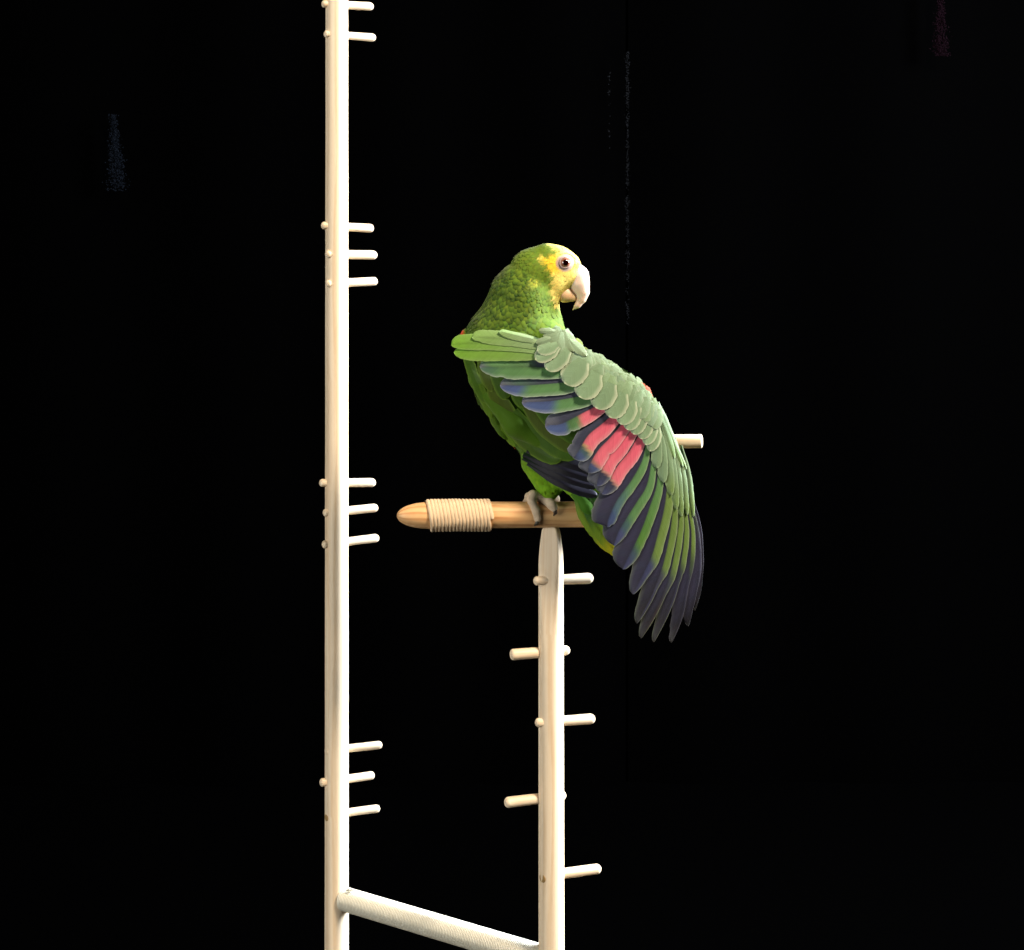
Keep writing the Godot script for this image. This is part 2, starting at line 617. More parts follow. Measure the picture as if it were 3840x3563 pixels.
# ------------------------------------------------------------------ feathers
# pts: rachis from root to tip (pixels), wi / wo: vane widths (pixels) on its inner and outer side
func feather(parent: Node, called: String, pts: Array, zf: Callable, wi: float, wo: float, o: Dictionary) -> MeshInstance3D:
	return put(called, vane(pts, zf, wi, wo, o), mats.feather, parent)

func vane(pts: Array, zf: Callable, wi: float, wo: float, o: Dictionary) -> ArrayMesh:
	var st := SurfaceTool.new()
	st.begin(Mesh.PRIMITIVE_TRIANGLES)
	st.set_smooth_group(0)
	var rows: int = o.get("rows", 24)
	var cols: Array = o.get("cols", [-1.0, -0.9, -0.62, -0.3, -0.05, 0.05, 0.3, 0.62, 0.9, 1.0])
	var col: Callable = o.col
	var dz: float = o.get("dz", 0.0) * 0.001
	var tilt: float = o.get("tilt", 1.0) * 0.001
	var camber: float = o.get("camber", 0.8) * 0.001
	var tr: float = o.get("tr", 0.8)
	var tri: float = o.get("tri", tr)
	var em: float = o.get("em", 2.0)
	var curl: float = o.get("curl", 0.0) * 0.001
	var rag: float = o.get("rag", 0.03)
	var split: float = rng.randf_range(0.4, 0.95) if rng.randf() < o.get("splits", 0.5) else 9.0
	var sside := 1.0 if rng.randf() < 0.5 else -1.0
	var base: float = o.get("base", 0.45)
	var ph := rng.randf() * 10.0
	var along := 0.0
	var last := Vector3.ZERO
	for i in rows + 1:
		var q := float(i) / rows
		var u := 1.0 - pow(1.0 - q, 1.5)
		var c: Vector2 = spline(pts, u)
		var ahead: Vector2 = spline(pts, minf(u + 0.02, 1.0))
		var back: Vector2 = spline(pts, maxf(u - 0.02, 0.0))
		var d := (ahead - back).normalized()
		var side := Vector2(d.y, -d.x)
		var z0: float = zf.call(c.x, c.y)
		var p := at(c.x, c.y, z0 + dz + curl * u * u)
		if i > 0:
			along += p.distance_to(last)
		last = p
		var grow := base + (1.0 - base) * smoothstep(0.0, 0.35, u)
		var slope: float = (zf.call(c.x + side.x * 12.0, c.y + side.y * 12.0) - zf.call(c.x - side.x * 12.0, c.y - side.y * 12.0)) / (24.0 * PX)
		slope = clampf(slope, -1.0, 1.0)
		var s3 := Vector3(side.x, -side.y, slope) * PX * (D - z0) / D
		for w in cols:
			var t: float = tri if w < 0.0 else tr
			var tip := 1.0
			if u > t:
				tip = sqrt(maxf(0.0, 1.0 - pow((u - t) / (1.0 - t), 2.0)))
			var width := (wi if w < 0.0 else wo) * grow * tip
			if w > 0.0 and u > em:
				width *= lerpf(1.0, o.get("emw", 0.5), smoothstep(em, em + 0.18, u))
			if absf(w) > 0.95:
				width *= 1.0 + rag * sin(u * 61.0 + ph) + rag * sin(u * 137.0 + ph * 3.0)
			if absf(u - split) < 0.022 and w * sside > 0.5:
				width *= 0.86
			var n: float = tilt * w - camber * w * w
			if absf(w) < 0.1:
				n += 0.00015
			var v: Vector3 = p + s3 * (w * width) + Vector3(0, 0, n)
			st.set_color(col.call(u, w))
			st.set_uv(Vector2((along - 1.1 * absf(w) * width * PX) * 45.0 + ph, w))
			st.add_vertex(v)
	var m := cols.size()
	for i in rows:
		for j in m - 1:
			var b := i * m + j
			for k in [b, b + m, b + 1, b + 1, b + m, b + m + 1]:
				st.add_index(k)
	st.generate_normals()
	return st.commit()

func edge_distance(x: float, y: float) -> float:
	var p := Vector2(x, y)
	var best := 1e6
	var sgn := 1.0
	for i in lead.size() - 1:
		var c := Geometry2D.get_closest_point_to_segment(p, lead[i], lead[i + 1])
		var d := p.distance_to(c)
		if d < best:
			best = d
			var t := lead[i + 1] - lead[i]
			sgn = 1.0 if t.cross(p - lead[i]) > 0.0 else -1.0
	return best * sgn

func wing_z(x: float, y: float) -> float:
	var d := edge_distance(x, y)
	return 0.001 * (55.0 - 6.0 * exp(-maxf(d, -15.0) / 45.0) - 4.0 * smoothstep(1900.0, 2400.0, y))

func mixc(stops: Array, u: float) -> Color:       # stops: [u, colour]
	if u <= stops[0][0]:
		return stops[0][1]
	for i in stops.size() - 1:
		if u < stops[i + 1][0]:
			return stops[i][1].lerp(stops[i + 1][1], smoothstep(stops[i][0], stops[i + 1][0], u))
	return stops[-1][1]

func flight_colour(outer: Array, inner: Array, fringe: Color, fr: float) -> Callable:
	return func(u: float, w: float) -> Color:
		var ub := u - 0.09 * absf(w) * u
		var c := mixc(outer, ub) if w > 0.0 else mixc(inner, ub)
		if absf(w) < 0.1:
			c = c * 0.75
		var e := smoothstep(0.84, 1.0, absf(w))
		return c.lerp(fringe, fr * e * (1.0 if w > 0.0 else 0.45))

func covert_colour(base: Color, fringe: Color, fr: float, tipc: Color) -> Callable:
	return func(u: float, w: float) -> Color:
		var c := base.lerp(tipc, smoothstep(0.5, 1.0, u))
		var e := maxf(smoothstep(0.75, 1.0, absf(w)), smoothstep(0.93, 1.0, u))
		return c.lerp(fringe, fr * e)

# ------------------------------------------------------------------ the parrot
var face: PackedVector2Array
var axis: Array

func skin_colour(x: float, y: float) -> Color:
	var p := Vector2(x, y)
	var jag := p + Vector2(6.0 * sin(y * 0.21 + x * 0.13), 6.0 * sin(x * 0.19 - y * 0.08))
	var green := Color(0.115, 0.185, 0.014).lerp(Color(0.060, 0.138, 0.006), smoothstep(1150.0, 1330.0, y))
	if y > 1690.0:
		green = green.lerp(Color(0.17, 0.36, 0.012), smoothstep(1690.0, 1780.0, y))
	var c := green.lerp(Color(0.30, 0.32, 0.03), smoothstep(26.0, 8.0, (p - Vector2(2000, 1063)).length()))
	var sd := 1e6
	for i in face.size():
		sd = minf(sd, jag.distance_to(Geometry2D.get_closest_point_to_segment(jag, face[i], face[(i + 1) % face.size()])))
	if not Geometry2D.is_point_in_polygon(jag, face):
		sd = -sd
	if sd > -15.0:
		var ye := Color(0.84, 0.67, 0.17)
		ye = ye.lerp(Color(0.86, 0.52, 0.03), smoothstep(64.0, 20.0, (p - Vector2(2066, 988)).length()))
		ye = ye.lerp(Color(0.80, 0.32, 0.04), smoothstep(20.0, 6.0, (p - Vector2(2163, 1001)).length()))
		c = c.lerp(ye, smoothstep(-15.0, 12.0, sd))
	var q := (p - Vector2(2119, 986)) / Vector2(36, 34)
	if q.length() < 1.0:
		c = c.lerp(Color(0.41, 0.30, 0.28), smoothstep(1.0, 0.85, q.length()))
	if x > 2176.0 - 0.4 * (y - 1000.0) * 0.5 and y > 996.0 and y < 1040.0:
		c = Color(0.80, 0.74, 0.70)
	if x < 1739.0 and y > 1232.0 and y < 1290.0:
		c = Color(0.55, 0.05, 0.01)
	if x < 1945.0 and y > 1630.0 and y < 1700.0 and x < 1915.0 + (y - 1650.0) * 0.5 and x > 1900.0:
		c = Color(0.30, 0.10, 0.01)
	return c

func build_parrot() -> void:
	lead = PackedVector2Array([Vector2(2085, 1195), Vector2(2130, 1246), Vector2(2200, 1302), Vector2(2290, 1350), Vector2(2370, 1398), Vector2(2428, 1440), Vector2(2462, 1498), Vector2(2500, 1580), Vector2(2540, 1690), Vector2(2580, 1800), Vector2(2610, 1905), Vector2(2630, 2020), Vector2(2638, 2140), Vector2(2628, 2260), Vector2(2590, 2360)])
	face = PackedVector2Array([Vector2(2045, 890), Vector2(2062, 916), Vector2(2082, 930), Vector2(2105, 946), Vector2(2122, 964), Vector2(2086, 950), Vector2(2074, 962), Vector2(2050, 970), Vector2(2024, 968), Vector2(2046, 986), Vector2(2060, 1012), Vector2(2074, 1036), Vector2(2072, 1062), Vector2(2066, 1086), Vector2(2074, 1122), Vector2(2088, 1150), Vector2(2112, 1150), Vector2(2170, 1080), Vector2(2230, 1020), Vector2(2220, 950), Vector2(2140, 890)])
	axis = [Vector2(2210, 1020), Vector2(2090, 950), Vector2(1985, 1020), Vector2(1925, 1160), Vector2(1945, 1350), Vector2(2060, 1620), Vector2(2140, 1800)]
	var bird := Node3D.new()
	bird.name = "parrot"
	add_child(bird)
	tag(bird, "green parrot with a yellow face on the wooden perch, stretching one wing down", "parrot")
	caps = [
		cap(2002, 1010, 5, 68, 2052, 981, 6, 61),
		cap(2052, 981, 6, 61, 2090, 988, 6, 60),
		cap(2090, 988, 6, 60, 2117, 1011, 6, 61),
		cap(2117, 1011, 6, 61, 2130, 1028, 6, 48),
		cap(2060, 1028, 5, 84, 2072, 1036, 5, 74),
		cap(2064, 1055, 6, 62, 2050, 1100, 6, 54),
		cap(2004, 1026, 4, 92, 1962, 1112, 2, 118),
		cap(1962, 1112, 2, 118, 1928, 1235, -2, 150),
		cap(2030, 1160, 0, 66, 2030, 1260, 4, 92),
		cap(1906, 1300, -6, 168, 1940, 1430, -4, 158),
		cap(1940, 1430, -4, 158, 2050, 1600, 2, 138),
		cap(2050, 1600, 2, 138, 2120, 1750, 8, 76),
		cap(2130, 1760, 12, 66, 2180, 1860, 20, 32),
		cap(2012, 1730, 6, 56, 2060, 1830, 4, 42),
		cap(2060, 1830, 4, 42, 2054, 1860, 3, 24),
		cap(2170, 1740, -6, 58, 2310, 1840, -4, 36),
		cap(2310, 1840, -4, 36, 2330, 1868, -3, 22),
		cap(2020, 1270, 12, 84, 2140, 1322, 31, 40),
		cap(2140, 1322, 31, 40, 2240, 1390, 40, 20),
		cap(2240, 1390, 40, 20, 2410, 1480, 40, 18),
		cap(2410, 1480, 40, 18, 2500, 1640, 40, 13),
		cap(2500, 1640, 40, 13, 2555, 1780, 40, 7),
	]
	var body_colour := func(p: Vector3) -> Color:
		var q := pixel(p)
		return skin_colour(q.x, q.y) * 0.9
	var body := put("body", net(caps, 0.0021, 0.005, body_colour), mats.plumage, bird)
	plumage(body)
	head_parts(bird)
	for q in [[0.0, 1.0], [275.0, 0.0]]:
		foot(bird, q[0], q[1])
	folded_wing(bird)
	tail(bird)
	open_wing(bird)

func plumage(body: MeshInstance3D) -> void:
	# small overlapping feathers all over the body: one part
	var arr := body.mesh.surface_get_arrays(0)
	var vs: PackedVector3Array = arr[Mesh.ARRAY_VERTEX]
	var ns: PackedVector3Array = arr[Mesh.ARRAY_NORMAL]
	var st := SurfaceTool.new()
	st.begin(Mesh.PRIMITIVE_TRIANGLES)
	st.set_smooth_group(0)
	var grid := {}
	var idx := 0
	var ix: PackedInt32Array = arr[Mesh.ARRAY_INDEX]
	var picks: Array = []
	for t in range(0, ix.size(), 3):
		var a := vs[ix[t]]
		var b := vs[ix[t + 1]]
		var c := vs[ix[t + 2]]
		var area := (b - a).cross(c - a).length() / 2.0
		var hp := pixel(a)
		var want := area / (0.5e-6 if hp.y < 1130.0 and hp.x > 1980.0 else 2.2e-6)
		var m := int(want) + (1 if rng.randf() < want - int(want) else 0)
		for k in m:
			var u := rng.randf()
			var w := rng.randf()
			if u + w > 1.0:
				u = 1.0 - u
				w = 1.0 - w
			picks.append([a + (b - a) * u + (c - a) * w, (ns[ix[t]] * (1.0 - u - w) + ns[ix[t + 1]] * u + ns[ix[t + 2]] * w).normalized()])
	for i in range(picks.size() - 1, 0, -1):
		var j := rng.randi() % (i + 1)
		var s = picks[i]
		picks[i] = picks[j]
		picks[j] = s
	var outward := 1.0 if field(caps, vs[0] + ns[0] * 0.001, 0.005) > field(caps, vs[0], 0.005) else -1.0
	for pick in picks:
		var v: Vector3 = pick[0]
		var n: Vector3 = pick[1] * outward
		var px := pixel(v)
		var e := (px - Vector2(2119, 986)) / Vector2(38, 36)
		if e.length() < 1.0 or (px.x > 2165.0 and px.y < 1100.0 and px.y > 990.0) or (px.y > 1845.0):
			continue
		if px.x > 2150.0 and px.y > 1290.0 and v.z > 0.02:
			continue
		# size by region, in metres
		var hd := (px - Vector2(2120, 1000)).length()
		var size := lerpf(0.0015, 0.0070, smoothstep(60.0, 215.0, hd))
		if px.y > 1240.0:
			size = lerpf(0.0070, 0.0105, smoothstep(1240.0, 1400.0, px.y))
		if px.y > 1690.0:
			size = 0.0042
		if px.y > 1330.0 and px.y < 1700.0 and v.z > 0.0:
			continue
		var gap := size * 0.46
		var lvl := 0 if size < 0.0025 else (1 if size < 0.005 else 2)
		var gs: float = [0.00125, 0.0025, 0.006][lvl]
		var key := Vector3i((v / gs).floor())
		var near := false
		for kx in [-1, 0, 1]:
			for ky in [-1, 0, 1]:
				for kz in [-1, 0, 1]:
					var kk := Vector4i(key.x + kx, key.y + ky, key.z + kz, lvl)
					if grid.has(kk):
						for o in grid[kk]:
							if v.distance_squared_to(o) < gap * gap:
								near = true
		if near:
			continue
		var own := Vector4i(key.x, key.y, key.z, lvl)
		if not grid.has(own):
			grid[own] = []
		grid[own].append(v)
		var best := 1e9
		var flow := Vector2.DOWN
		for s in axis.size() - 1:
			var c := Geometry2D.get_closest_point_to_segment(px, axis[s], axis[s + 1])
			if c.distance_to(px) < best:
				best = c.distance_to(px)
				flow = (axis[s + 1] - axis[s]).normalized()
		if px.y > 1690.0:
			flow = Vector2(0.25, 1.0)
		var f3 := Vector3(flow.x, -flow.y, 0.0)
		f3 = f3 - n * f3.dot(n)
		if f3.length() < 0.15:
			f3 = Vector3(0, -1, 0) - n * Vector3(0, -1, 0).dot(n)
		f3 = f3.normalized()
		f3 = f3.rotated(n, rng.randf_range(-0.34, 0.34))
		var s3 := f3.cross(n)
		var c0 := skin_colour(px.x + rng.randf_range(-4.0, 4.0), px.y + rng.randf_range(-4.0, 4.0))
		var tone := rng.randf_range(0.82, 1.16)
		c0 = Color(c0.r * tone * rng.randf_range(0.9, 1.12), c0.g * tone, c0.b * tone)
		var nape := maxf(smoothstep(2060.0, 1970.0, px.x), 0.45 * smoothstep(1090.0, 1110.0, px.y)) * smoothstep(975.0, 1015.0, px.y - (px.x - 1900.0) * 0.2) * smoothstep(1330.0, 1180.0, px.y)
		var hw := size * lerpf(0.42, 0.50, smoothstep(0.002, 0.005, size)) * rng.randf_range(0.8, 1.1)
		var lift := size * rng.randf_range(0.06, 0.13) * smoothstep(0.001, 0.005, size)
		var rng_k := rng.randf_range(0.55, 1.0)
		var start := v + n * (0.0002) - f3 * size * 0.5
		for r in 5:
			var t := r / 4.0
			var wd: float = hw * [0.5, 0.9, 1.0, 0.85, 0.45][r]
			var cc := c0
			cc = cc.lerp(Color(c0.r * 0.10, c0.g * 0.22, c0.b * 0.4), nape * rng_k * [0.0, 0.0, 0.1, 0.65, 1.0][r])
			for k in 3:
				var w := k - 1.0
				st.set_color(cc if k == 1 else cc.lerp(Color(cc.r * 0.75, cc.g * 0.8, cc.b), (0.2 + 0.5 * nape) * smoothstep(0.002, 0.004, size)))
				st.set_uv(Vector2(w, t))
				st.add_vertex(start + f3 * size * t * 1.25 + s3 * (w * wd) + n * (lift * t - absf(w) * size * 0.05 * smoothstep(0.001, 0.005, size) + 0.0003))
		for r in 4:
			for k in 2:
				var b := idx + r * 3 + k
				for g in [b, b + 3, b + 1, b + 1, b + 3, b + 4]:
					st.add_index(g)
		idx += 15
	st.generate_normals()
	var o := put("plumage", st.commit(), mats.plumage, body)
	o.set_meta("kind", "stuff")

func head_parts(bird: Node3D) -> void:
	# upper and lower beak
	var up := func(p: Vector3) -> Color:
		var q := pixel(p)
		var c := Color(0.74, 0.585, 0.48).lerp(Color(0.58, 0.41, 0.29), smoothstep(1080.0, 1160.0, q.y))
		return c.lerp(Color(0.76, 0.68, 0.64), smoothstep(1045.0, 1025.0, q.y))
	var beak := put("upper_beak", net([
		cap(2152, 1026, 6, 40, 2166, 1036, 7, 39), cap(2166, 1036, 7, 39, 2174, 1066, 8, 34), cap(2174, 1066, 8, 34, 2184, 1096, 8, 23),
		cap(2184, 1096, 8, 23, 2180, 1122, 8, 14), cap(2180, 1122, 8, 14, 2166, 1145, 8, 8), cap(2166, 1145, 8, 8, 2146, 1164, 8, 1.5)], 0.0008, 0.004, up), mats.horn, bird)
	var lowc := func(p: Vector3) -> Color:
		var q := pixel(p)
		return Color(0.60, 0.37, 0.20).lerp(Color(0.68, 0.47, 0.31), smoothstep(1120.0, 1080.0, q.y))
	put("lower_beak", net([cap(2112, 1082, 7, 24, 2120, 1106, 7, 27), cap(2120, 1106, 7, 27, 2148, 1116, 8, 15), cap(2128, 1078, 7, 15, 2148, 1108, 8, 14)], 0.0011, 0.003, lowc), mats.horn, bird)
	var nz := 0.001 * 15.6
	put("nostril", lathe(at(2187, 1024, nz - 0.0012), at(2187, 1024, nz + 0.0004), [[0.0, 0.0011], [0.9, 0.0011], [1.0, 0.0004]], 10), mats.lamp_black, beak)
	# the eye, looking out sideways
	var ez := surface_z(2119, 985)
	var ec := at(2119, 985, ez - 0.0010)
	var gaze := Vector3(0.12, 0.03, 1.0).normalized()
	var st := SurfaceTool.new()
	st.begin(Mesh.PRIMITIVE_TRIANGLES)
	st.set_smooth_group(0)
	var ga := gaze.cross(Vector3.UP).normalized()
	var gb := ga.cross(gaze)
	var R := 0.0049
	var nr := 40
	for i in nr + 1:
		var ph := PI * i / nr
		for j in 33:
			var th := TAU * j / 32.0
			var dir := gaze * cos(ph) + (ga * cos(th) + gb * sin(th)) * sin(ph)
			var s := sin(ph) * R / (PX * 18.0) if ph < PI / 2 else 2.0
			var c := Color(0.004, 0.003, 0.003)
			if s > 0.60:
				c = Color(0.20, 0.055, 0.035).lerp(Color(0.36, 0.16, 0.11), smoothstep(0.62, 0.9, s))
			if s > 0.98:
				c = Color(0.05, 0.025, 0.02)
			st.set_color(c)
			st.set_uv(Vector2(j, i))
			st.add_vertex(ec + dir * R)
	for i in nr:
		for j in 32:
			var q := i * 33 + j
			for v in [q, q + 33, q + 1, q + 1, q + 33, q + 34]:
				st.add_index(v)
	st.generate_normals()
	var eye := put("eye", st.commit(), mats.eye, bird)
	var lid := func(p: Vector3) -> Color: return Color(0.36, 0.26, 0.24)
	for q in [[19.5, 2.6, 0.0009]]:
		var list: Array = []
		for i in 24:
			var a := TAU * i / 24.0
			var b := TAU * (i + 1) / 24.0
			var za := surface_z(2119 + q[0] * cos(a), 985 + q[0] * sin(a))
			var zb := surface_z(2119 + q[0] * cos(b), 985 + q[0] * sin(b))
			list.append(cap(2119 + q[0] * cos(a), 985 + q[0] * sin(a), (za + q[2]) * 1000.0 - 0.5, q[1], 2119 + q[0] * cos(b), 985 + q[0] * sin(b), (zb + q[2]) * 1000.0 - 0.5, q[1]))
		put("eyelid", net(list, 0.0006, 0.001, lid), mats.scaly_skin, eye)

func foot(bird: Node3D, dx: float, shown: float) -> void:
	# two toes behind the perch (towards the camera) and two in front of it
	var g := func(p: Vector3) -> Color:
		var s := 0.85 + 0.15 * sin(p.y * 3800.0) * sin(p.x * 2600.0 + 1.0)
		return Color(0.66 * s, 0.53 * s, 0.39 * s)
	var x := dx
	var list := [
		cap(2056 + x, 1856, 3, 22, 2046 + x, 1874, 4, 21),
		cap(2046 + x, 1874, 4, 20, 1998 + x, 1856, 10, 17), cap(1998 + x, 1856, 10, 17, 1992 + x, 1876, 13, 15), cap(1992 + x, 1876, 13, 15, 2010 + x, 1916, 15, 15),
		cap(2010 + x, 1916, 15, 14, 2016 + x, 1946, 14.5, 14),
		cap(2052 + x, 1876, 6, 20, 2070 + x, 1894, 13, 18), cap(2070 + x, 1894, 13, 17, 2078 + x, 1908, 14.5, 13),
		cap(2040 + x, 1868, 2, 18, 1984 + x, 1862, -4, 15), cap(1984 + x, 1862, -4, 15, 1974 + x, 1885, -13, 13), cap(1974 + x, 1885, -13, 13, 1980 + x, 1930, -15, 12),
		cap(2060 + x, 1868, 0, 18, 2084 + x, 1870, -8, 14), cap(2084 + x, 1870, -8, 14, 2086 + x, 1910, -15, 12)]
	var f := put("foot", net(list, 0.0011, 0.0022, g), mats.scaly_skin, bird)
	var k := func(p: Vector3) -> Color: return Color(0.035, 0.028, 0.022)
	put("claw", net([cap(2017 + x, 1948, 15, 10, 2014 + x, 1962, 15.5, 7), cap(2014 + x, 1962, 15.5, 7, 2004 + x, 1972, 14, 3)], 0.0007, 0.001, k), mats.horn, f)
	put("claw", net([cap(2080 + x, 1910, 15, 9, 2083 + x, 1922, 15.5, 7), cap(2083 + x, 1922, 15.5, 7, 2076 + x, 1934, 14.5, 3)], 0.0007, 0.001, k), mats.horn, f)

func folded_wing(bird: Node3D) -> void:
	var list := [cap(1759, 1264, -2, 36, 1806, 1420, 12, 38), cap(1800, 1420, 12, 40, 1940, 1590, 26, 48), cap(1940, 1590, 26, 46, 2080, 1690, 32, 26)]
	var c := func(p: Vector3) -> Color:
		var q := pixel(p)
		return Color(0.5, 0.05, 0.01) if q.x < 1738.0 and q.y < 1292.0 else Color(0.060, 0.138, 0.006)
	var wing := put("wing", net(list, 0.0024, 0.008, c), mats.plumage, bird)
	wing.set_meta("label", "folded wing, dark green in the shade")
	var keep := caps.duplicate()
	caps = keep + list
	var rim := PackedVector2Array([Vector2(1722, 1240), Vector2(1731, 1336), Vector2(1751, 1391), Vector2(1767, 1450), Vector2(1796, 1498), Vector2(1848, 1572), Vector2(1894, 1628), Vector2(1939, 1690), Vector2(1990, 1790)])
	var zf := func(x: float, y: float) -> float:
		var p := Vector2(x, y)
		var best := 1e6
		for i in rim.size() - 1:
			best = minf(best, p.distance_to(Geometry2D.get_closest_point_to_segment(p, rim[i], rim[i + 1])))
		return 0.046 - 0.034 * exp(-best / 70.0)
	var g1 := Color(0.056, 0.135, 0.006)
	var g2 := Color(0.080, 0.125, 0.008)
	var lime := Color(0.10, 0.21, 0.008)
	var rows := [
		[[[1748, 1300], [1764, 1370], [1788, 1446]], 22, 20, g1], [[[1765, 1370], [1790, 1440], [1822, 1512]], 22, 20, g1], [[[1800, 1330], [1822, 1400], [1848, 1470]], 26, 26, g2],
		[[[1850, 1360], [1872, 1430], [1900, 1500]], 28, 28, g1], [[[1800, 1440], [1824, 1510], [1849, 1570]], 20, 18, lime], [[[1835, 1430], [1862, 1500], [1892, 1560]], 25, 25, g2],
		[[[1905, 1390], [1935, 1460], [1965, 1530]], 28, 28, g1], [[[1868, 1470], [1905, 1545], [1934, 1606]], 28, 28, g2], [[[1832, 1540], [1868, 1596], [1906, 1648]], 18, 16, lime],
		[[[1880, 1590], [1905, 1630], [1935, 1675]], 18, 14, lime], [[[1880, 1560], [1960, 1655], [2050, 1712], [2108, 1722]], 26, 26, g1], [[[1930, 1540], [2010, 1630], [2095, 1692], [2162, 1716]], 30, 30, g1],
		[[[1950, 1490], [2030, 1590], [2115, 1660], [2175, 1694]], 34, 34, g2], [[[1965, 1430], [2050, 1550], [2140, 1630], [2190, 1660]], 36, 36, g1]]
	var n := 0
	for r in rows:
		var pts: Array = []
		for p in r[0]:
			pts.append(Vector2(p[0], p[1]))
		var col: Color = r[3]
		var tone := rng.randf_range(0.85, 1.15)
		var base := Color(col.r * tone, col.g * tone, col.b)
		var dzz := 2.6 - 0.2 * n if n < 10 else 1.2 - 0.35 * (n - 10)
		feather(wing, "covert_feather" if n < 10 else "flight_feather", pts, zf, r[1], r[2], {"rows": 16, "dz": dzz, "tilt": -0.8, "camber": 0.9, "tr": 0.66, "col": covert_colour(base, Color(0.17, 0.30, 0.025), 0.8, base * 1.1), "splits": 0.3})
		n += 1
	# dark flight feathers of the folded wing crossing behind
	var dark := [[[[1975, 1690], [2080, 1722], [2170, 1748], [2234, 1772]], 20, 20], [[[1962, 1704], [2060, 1745], [2160, 1778], [2241, 1800]], 18, 18], [[[1960, 1718], [2060, 1766], [2160, 1806], [2240, 1826]], 16, 16], [[[1978, 1738], [2070, 1795], [2160, 1838], [2240, 1858]], 17, 17]]
	var blue := Color(0.020, 0.020, 0.036)
	n = 0
	for r in dark:
		var pts: Array = []
		for p in r[0]:
			pts.append(Vector2(p[0], p[1]))
		var zd := func(x: float, _y: float) -> float:
			return 0.027 + 0.012 * smoothstep(1960.0, 2140.0, x)
		feather(wing, "flight_feather", pts, zd, r[1], r[2], {"dz": -0.8 * n, "tilt": -0.8, "camber": 0.8, "tr": 0.86, "col": flight_colour([[0.0, Color(0.02, 0.06, 0.02)], [0.3, blue], [1.0, Color(0.041, 0.039, 0.075)]], [[0.0, blue], [1.0, Color(0.014, 0.013, 0.018)]], Color(0.06, 0.075, 0.10), 0.5)})
		n += 1
	caps = keep

func tail(bird: Node3D) -> void:
	var c := func(p: Vector3) -> Color: return Color(0.05, 0.15, 0.01)
	var t := put("tail", net([cap(2140, 1800, 18, 34, 2200, 1900, 24, 24), cap(2200, 1900, 24, 24, 2240, 1970, 25, 10)], 0.0016, 0.004, c), mats.plumage, bird)
	var dg := Color(0.035, 0.13, 0.008)
	var lm := Color(0.20, 0.34, 0.012)
	var ye := Color(0.56, 0.52, 0.012)
	var zf := func(_x: float, y: float) -> float: return 0.0265 + 0.004 * smoothstep(1850.0, 2080.0, y)
	var list := [
		[[[2156, 1850], [2188, 1930], [2232, 2000], [2300, 2072]], 22, 22, 0.0], [[[2176, 1850], [2214, 1930], [2262, 2010], [2322, 2084]], 26, 24, 1.4],
		[[[2210, 1850], [2250, 1930], [2296, 2010], [2345, 2080]], 28, 26, 0.8], [[[2245, 1850], [2285, 1930], [2330, 2005], [2370, 2060]], 28, 26, 0.2], [[[2280, 1850], [2320, 1930], [2360, 2000], [2395, 2050]], 28, 26, -0.6]]
	for r in list:
		var pts: Array = []
		for p in r[0]:
			pts.append(Vector2(p[0], p[1]))
		var first: bool = r[3] == 0.0
		feather(t, "tail_feather", pts, zf, r[1], r[2], {"dz": r[3], "tilt": 0.5, "camber": 1.2, "tr": 0.85, "col": flight_colour([[0.0, dg], [0.35, lm if first else dg], [0.6, lm], [0.85, ye]], [[0.0, dg], [0.3, lm if first else dg], [0.62, lm], [0.85, ye]], lm, 0.4)})

func v2(list: Array) -> Array:
	var r: Array = []
	for i in range(0, list.size(), 2):
		r.append(Vector2(list[i], list[i + 1]))
	return r

